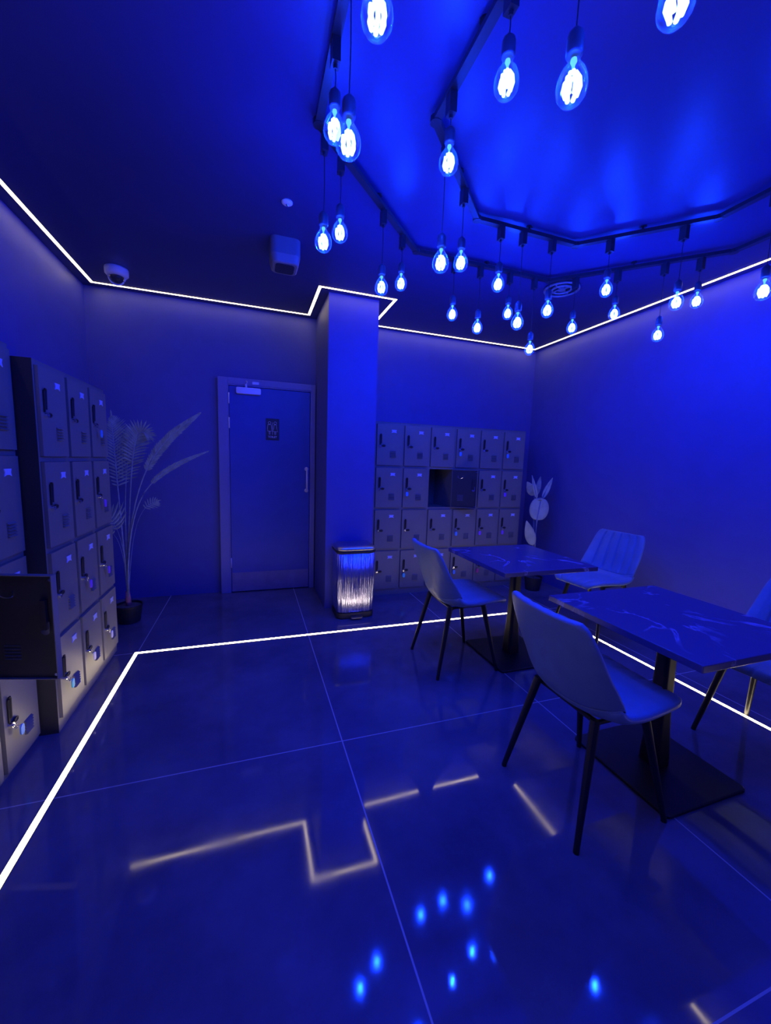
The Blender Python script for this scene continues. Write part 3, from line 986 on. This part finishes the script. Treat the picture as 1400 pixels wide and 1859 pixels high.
# ------------------------------------------------------------------ octagonal light tracks
OC = (1.55, 1.265)
def octagon(ap):
    r = ap / math.cos(PI / 8)
    return [Vector((OC[0] + r * math.cos(PI / 8 + k * PI / 4), OC[1] + r * math.sin(PI / 8 + k * PI / 4), 0)) for k in range(8)]
def track(ap, label, z0):
    bm = bmesh.new()
    lo = [[(0, 0, 0)]] 
    for hw, za, zb in ((.016, z0, z0 - .020),):
        ro = octagon(ap + hw); ri = octagon(ap - hw)
        v = [[bm.verts.new((p.x - OC[0], p.y - OC[1], z)) for p in ring] for ring, z in ((ro, za), (ro, zb), (ri, zb), (ri, za))]
        for k in range(8):
            k2 = (k + 1) % 8
            for a, b in ((0, 1), (1, 2), (2, 3), (3, 0)):
                bm.faces.new((v[a][k], v[a][k2], v[b][k2], v[b][k]))
    root = empty('lighting_track', (OC[0], OC[1], H), 0, label, 'lighting track')
    build('rail', bm, M['track'], root)
    bm = bmesh.new()
    for k, p in enumerate(octagon(ap)):
        q = octagon(ap)[(k + 1) % 8]
        mid = (p + q) / 2
        tube(bm, [(mid.x - OC[0], mid.y - OC[1], 0), (mid.x - OC[0], mid.y - OC[1], z0)], .006, 8)
        tube(bm, [(mid.x - OC[0], mid.y - OC[1], 0), (mid.x - OC[0], mid.y - OC[1], -.006)], .018, 12)
    build('hanger', bm, M['track'], root)
    bm = bmesh.new()
    for p in octagon(ap):
        lathe(bm, [(0, z0 - .001), (.024, z0 - .001), (.024, z0 - .022), (0, z0 - .022)], 12, p.x - OC[0], p.y - OC[1])
    build('corner_joint', bm, M['track'], root)
TZ = -.022
track(1.28, 'outer black octagonal lighting track on the ceiling', TZ)
track(0.84, 'inner black octagonal lighting track on the ceiling', TZ)

# ------------------------------------------------------------------ pendant bulbs
def pm_mesh(name, bm, m, smooth=True):
    bmesh.ops.recalc_face_normals(bm, faces=bm.faces)
    me = bpy.data.meshes.new(name)
    bm.to_mesh(me); bm.free()
    me.materials.append(m)
    if smooth:
        for p in me.polygons: p.use_smooth = True
    return me
# bulb local origin = centre of the glass globe
bm = bmesh.new()
lathe(bm, [(.012, .062), (.013, .052), (.018, .041), (.028, .027), (.0345, .010), (.0365, -.006), (.034, -.021), (.025, -.035), (.012, -.041), (0, -.043)], 24)
ME_GLASS = pm_mesh('glass_globe', bm, M['glass'])
bm = bmesh.new()
for k in range(6):
    a = 2 * PI * k / 6
    tube(bm, [(q * math.cos(a + e), q * math.sin(a + e), z_) for q, e, z_ in ((.007, 0, .024), (.016, .15, .010), (.0185, .3, -.008), (.012, .45, -.026))], .0058, 8)
ME_FIL = pm_mesh('filament', bm, M['filament'])
bm = bmesh.new()
lathe(bm, [(0, .058), (.007, .056), (.008, .050), (.004, .042), (.003, .030), (.006, .026), (0, .022)], 12)
ME_STEM = pm_mesh('glass_stem', bm, M['fil_stem'])
bm = bmesh.new()
lathe(bm, [(0, .122), (.006, .121), (.010, .116), (.0175, .108), (.0195, .100), (.0195, .066), (.018, .062), (.014, .061), (0, .063)], 20)
ME_SOCK = pm_mesh('socket', bm, M['socket'])
bm = bmesh.new()
box(bm, -.014, .014, -.019, .019, -.070, 0.0)
tube(bm, [(0, 0, -.070), (0, 0, -.082)], .007, 8)
ME_ADP = pm_mesh('track_adapter', bm, M['track'], False)
LD = bpy.data.lights.new('bulb_light', 'POINT')
LD.energy = BULB_W
LD.color = BULB_COL
LD.shadow_soft_size = 0.018

def pendant(x, y, z, label):
    root = empty('pendant_bulb', (x, y, z), 0, label, 'pendant light', 'bare bulbs hanging from the lighting tracks')
    top = H + TZ - .020 - z
    link('track_adapter', ME_ADP, root, (0, 0, top), 0)
    bm = bmesh.new()
    zt = top - .08
    zb = .120
    if zt - zb > .004:
        tube(bm, [(0, 0, zt), (.002, .001, (zt + zb) / 2), (0, 0, zb)], .0017, 6)
        build('cord', bm, M['track'], root)
    link('socket', ME_SOCK, root)
    g = link('glass_globe', ME_GLASS, root)
    link('filament', ME_FIL, g)
    link('glass_stem', ME_STEM, g)
    lo = bpy.data.objects.new('bulb_light', LD)
    COL.objects.link(lo)
    lo.parent = root
BUL = [
    (.27, .96, 2.33, 'large bulb cut by the top edge, left of centre, hanging near the camera'),
    (.27, 1.45, 2.45, 'left and higher of the two overlapping bulbs at upper left'),
    (.27, 1.23, 2.26, 'right and lower of the two overlapping bulbs at upper left'),
    (.30, 1.83, 2.29, 'bulb nearest the box speaker, lower left of its pair'),
    (.39, 1.92, 2.39, 'bulb close above and right of the bulb nearest the box speaker'),
    (.69, 2.22, 2.32, 'bulb hanging over the front of the column, left of its pair'),
    (.87, 2.40, 2.44, 'bulb hanging over the right corner of the column, right of its pair'),
    (1.30, 2.54, 2.37, 'bulb hanging low in front of the lockers, first right of the column'),
    (1.50, 2.54, 2.31, 'bulb hanging low in front of the lockers, second right of the column'),
    (1.74, 2.54, 2.44, 'bulb slightly higher and left of its close neighbour before the back wall'),
    (1.51, 2.10, 2.21, 'larger bulb just below and right of its close neighbour before the back wall'),
    (1.95, 2.54, 2.22, 'lowest bulb, right in front of the back right ceiling corner'),
    (2.21, 2.42, 2.37, 'bulb hanging just under the round spoked ceiling vent'),
    (2.39, 2.23, 2.43, 'bulb touching the top of the light strip of the right wall'),
    (2.58, 2.04, 2.26, 'bulb hanging well below the light strip of the right wall'),
    (2.72, 1.91, 2.45, 'right bulb of the pair hanging across the right wall light strip'),
    (.80, 1.70, 2.24, 'larger left bulb of the pair right above the column corner'),
    (1.01, 1.91, 2.37, 'smaller right bulb of the pair right above the column corner'),
    (1.36, 2.10, 2.40, 'bulb under the left bend of the inner track, on its own'),
    (1.72, 2.10, 2.31, 'bulb under the middle of the inner track, left of the round vent'),
    (2.03, 1.97, 2.43, 'bulb right of the inner track bend, above the light strip'),
    (2.29, 1.72, 2.31, 'left larger bulb of the pair hanging across the right wall light strip'),
    (2.39, 1.36, 2.25, 'bulb cut by the right edge of the picture'),
    (.71, 1.48, 2.48, 'short-corded bulb under the left corner of the inner track'),
    (.71, 1.12, 2.46, 'left of the two big bulbs hanging high near the top edge'),
    (.74, .88, 2.27, 'right and bigger of the two big bulbs hanging high near the top edge'),
    (.88, .74, 2.36, 'bulb cut by the top edge at upper right'),
    (1.40, .43, 2.35, 'bulb out of frame above the camera side of the inner track'),
    (1.95, .52, 2.42, 'bulb out of frame on the near right bend of the inner track'),
    (.45, .56, 2.36, 'added bulb out of frame on the near left bend of the outer track, brightening the left side'),  # unseen bulb added to bring more blue light to the left ceiling
    (.80, .21, 2.42, 'added bulb out of frame closest above the camera, brightening the left side'),  # second unseen bulb, also added to lift the left of the room
    (2.83, 1.05, 2.40, 'bulb out of frame on the right side of the outer track'),
    (2.30, .18, 2.38, 'bulb out of frame on the near right bend of the outer track'),
    (1.30, -.01, 2.32, 'bulb out of frame on the near side of the outer track'),
]
for b in BUL:
    pendant(*b)
